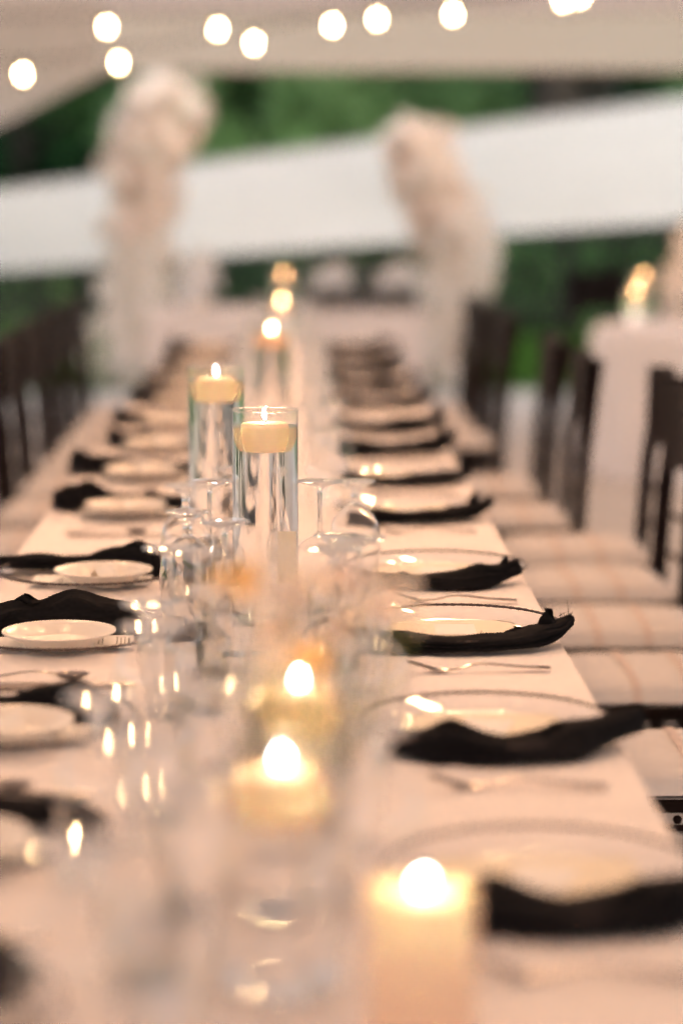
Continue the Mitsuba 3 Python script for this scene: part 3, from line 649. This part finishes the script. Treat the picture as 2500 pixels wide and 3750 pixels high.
def low_flowers(x, y, z, r, h, label, seed, m='bloom_cream'):
    a = thing('flower_arrangement', label, 'flower arrangement', 'low flower arrangements on far tables')
    part(a, 'bowl', shape(revolve(curve([(0, .002), (.06, .002), (.08, .03), (.085, .07)], 12), 28), 'ceramic', True), at(x, y, z + .001))
    path = [(x, y, z + .09), (x + .02, y, z + .09 + h * .5), (x + .04, y, z + .09 + h)]
    part(a, 'blooms', shape(petals(90, path, [r, r * .85, r * .4], .045, seed), m, False), kind='stuff')
low_flowers(-.54, 13.5, .76, .085, .20, 'low white flower bunch at the left end of the head table', 81, 'bloom_cool')
low_flowers(.20, 13.6, .76, .09, .09, 'low pale bunch near the middle of the head table', 87, 'bloom_cool')
low_flowers(.56, 13.55, .76, .085, .11, 'low pale bunch at the right end of the head table', 89, 'bloom_cool')
low_flowers(2.03, 12.5, .745, .14, .42, 'tall cream flower arrangement on the round table', 85)
for i, gx in enumerate((.08, .17, .27, .36, .46, .56, .65)):
    g = thing('wine_glass', f'upturned wine glass on the head table, {ORD[i]} in the row from the left', 'wine glass', 'wine glasses on the head table')
    for n_, s_ in (('bowl', wine_bowl), ('stem', wine_stem)): part(g, n_, s_, at(gx, 13.4 + .05 * (i % 2), .7615))

# ------------------------------------------------------------------ chairs (front = +x)
def upright(s):
    return bar([(-.205, s * .195, 0), (-.20, s * .195, .25), (-.20, s * .195, .46), (-.215, s * .195, .68), (-.25, s * .195, .955)], .0185, .0165)
def crest():
    n = 21; ms = []
    def fn(u, v):
        y = (u * 2 - 1) * .182; lo = .755 + .035 * np.cos(y / .182 * PI / 2) - .035; z = lo + (.955 + .012 * np.cos(y / .182 * PI / 2) - lo) * v
        return -.232 - .02 * np.cos(y / .182 * PI / 2) + 0 * u - .03 * (z - .84), y, z
    a = grid(n, 6, fn); b = a.copy(); b.vertices[:, 0] += .024
    e = []
    for k in (0, 5):
        idx = np.arange(n) * 6 + k
        for i in range(n - 1): e.append((idx[i], idx[i + 1]))
    P = np.vstack([a.vertices, b.vertices]); N = len(a.vertices)
    F = [*a.faces, *(b.faces[:, ::-1] + N)]
    for i, j in e: F += [[i, j, j + N], [i, j + N, i + N]]
    return trimesh.Trimesh(P, np.array(F), process=False)
CH = {
 'seat_frame': [shape(cat([rbox(-.20, .20, -.205, .205, .425, .448, .005)]), 'mahogany', False)],
 'upright': [shape(upright(s), 'mahogany', 40) for s in (-1, 1)],
 'front_leg': [shape(bar([(.185, s * .19, 0), (.185, s * .19, .20), (.185, s * .19, .424)], .0125, .0125), 'mahogany', 40) for s in (-1, 1)],
 'crest_panel': [shape(crest(), 'mahogany', 40)],
 'back_rung': [shape(tube(curve([(x, -.183, z), (x - .014, 0, z), (x, .183, z)], 9), .0075, 8), 'mahogany') for x, z in ((-.209, .625), (-.2035, .525))],
 'side_rail': [shape(cat([tube([(-.195, s * .195, .398), (.18, s * .195, .398)], .006, 8)] + [trimesh.creation.icosphere(1, .0078).apply_translation((-.16 + k * .064, s * .195, .4125)) for k in range(6)]), 'mahogany') for s in (-1, 1)],
 'stretcher': [shape(tube([(-.2, s * .193, .2), (.18, s * .19, .2)], .008, 8), 'mahogany') for s in (-1, 1)] + [shape(tube([(.185, -.18, .24), (.185, .18, .24)], .008, 8), 'mahogany')],
}
def cushion():
    def fn(u, v):
        a, b = 2 * u - 1, 2 * v - 1
        e = (1 - np.abs(a) ** 5) * (1 - np.abs(b) ** 5)
        return .01 + a * .198, b * .205, .4535 + .036 * np.clip(e, 0, 1) ** .45 + .003 * fb(np.stack([a * 3, b * 3, a * 0], -1))
    t = grid(26, 26, fn); b = t.copy(); b.vertices[:, 2] = .4495; b.faces = b.faces[:, ::-1]
    return cat([t, b])
def band_strip(x):
    def fn(u, v):
        b = 2 * v - 1; a = (x - .01) / .198
        e = (1 - abs(a) ** 5) * (1 - np.abs(b) ** 5)
        return x + (u - .5) * .016, b * .2055, .4535 + .0375 * np.clip(e, 0, 1) ** .45 + .0035
    return grid(4, 26, fn)
CUSH = shape(cushion(), 'cushion_white', True); STR = [shape(band_strip(x), 'cushion_band', True) for x in (-.045, .065)]
def chair(x, y, rz, label, group):
    c = thing('dining_chair', label, 'chair', group); p = at(x, y, .004, rz)
    for nm, ss in CH.items():
        for s in ss: part(c, nm, s, p)
    k = part(c, 'cushion', CUSH, p)
    for s in STR: part(k, 'band', s, p)
for i, (D, cx) in enumerate(((4.20, .735), (4.91, .735), (5.48, .735), (6.06, .745), (6.62, .775), (7.29, .635), (7.98, .615), (9.45, .585), (10.1, .56), (10.75, .56))):
    chair(cx, yd(D, .46), 180 + rr.uniform(-2, 2), f'dark wooden chair with white cushion, {ORD[i]} along the right side', 'chairs along the right side of the long table')
for i, D in enumerate((6.75, 7.40, 8.02, 8.66, 9.3, 9.95, 10.6)):
    chair(-.715, yd(D, .46), rr.uniform(-2, 2), f'dark wooden chair with white cushion, {ORD[i]} along the left side', 'chairs along the left side of the long table')
for i, (x, y, r) in enumerate(((1.85, 13.5, -60), (2.45, 13.6, -95))):
    chair(x, y, r, ('dark chair behind the round table, left of the two', 'dark chair behind the round table, right of the two')[i], 'chairs at the round table')
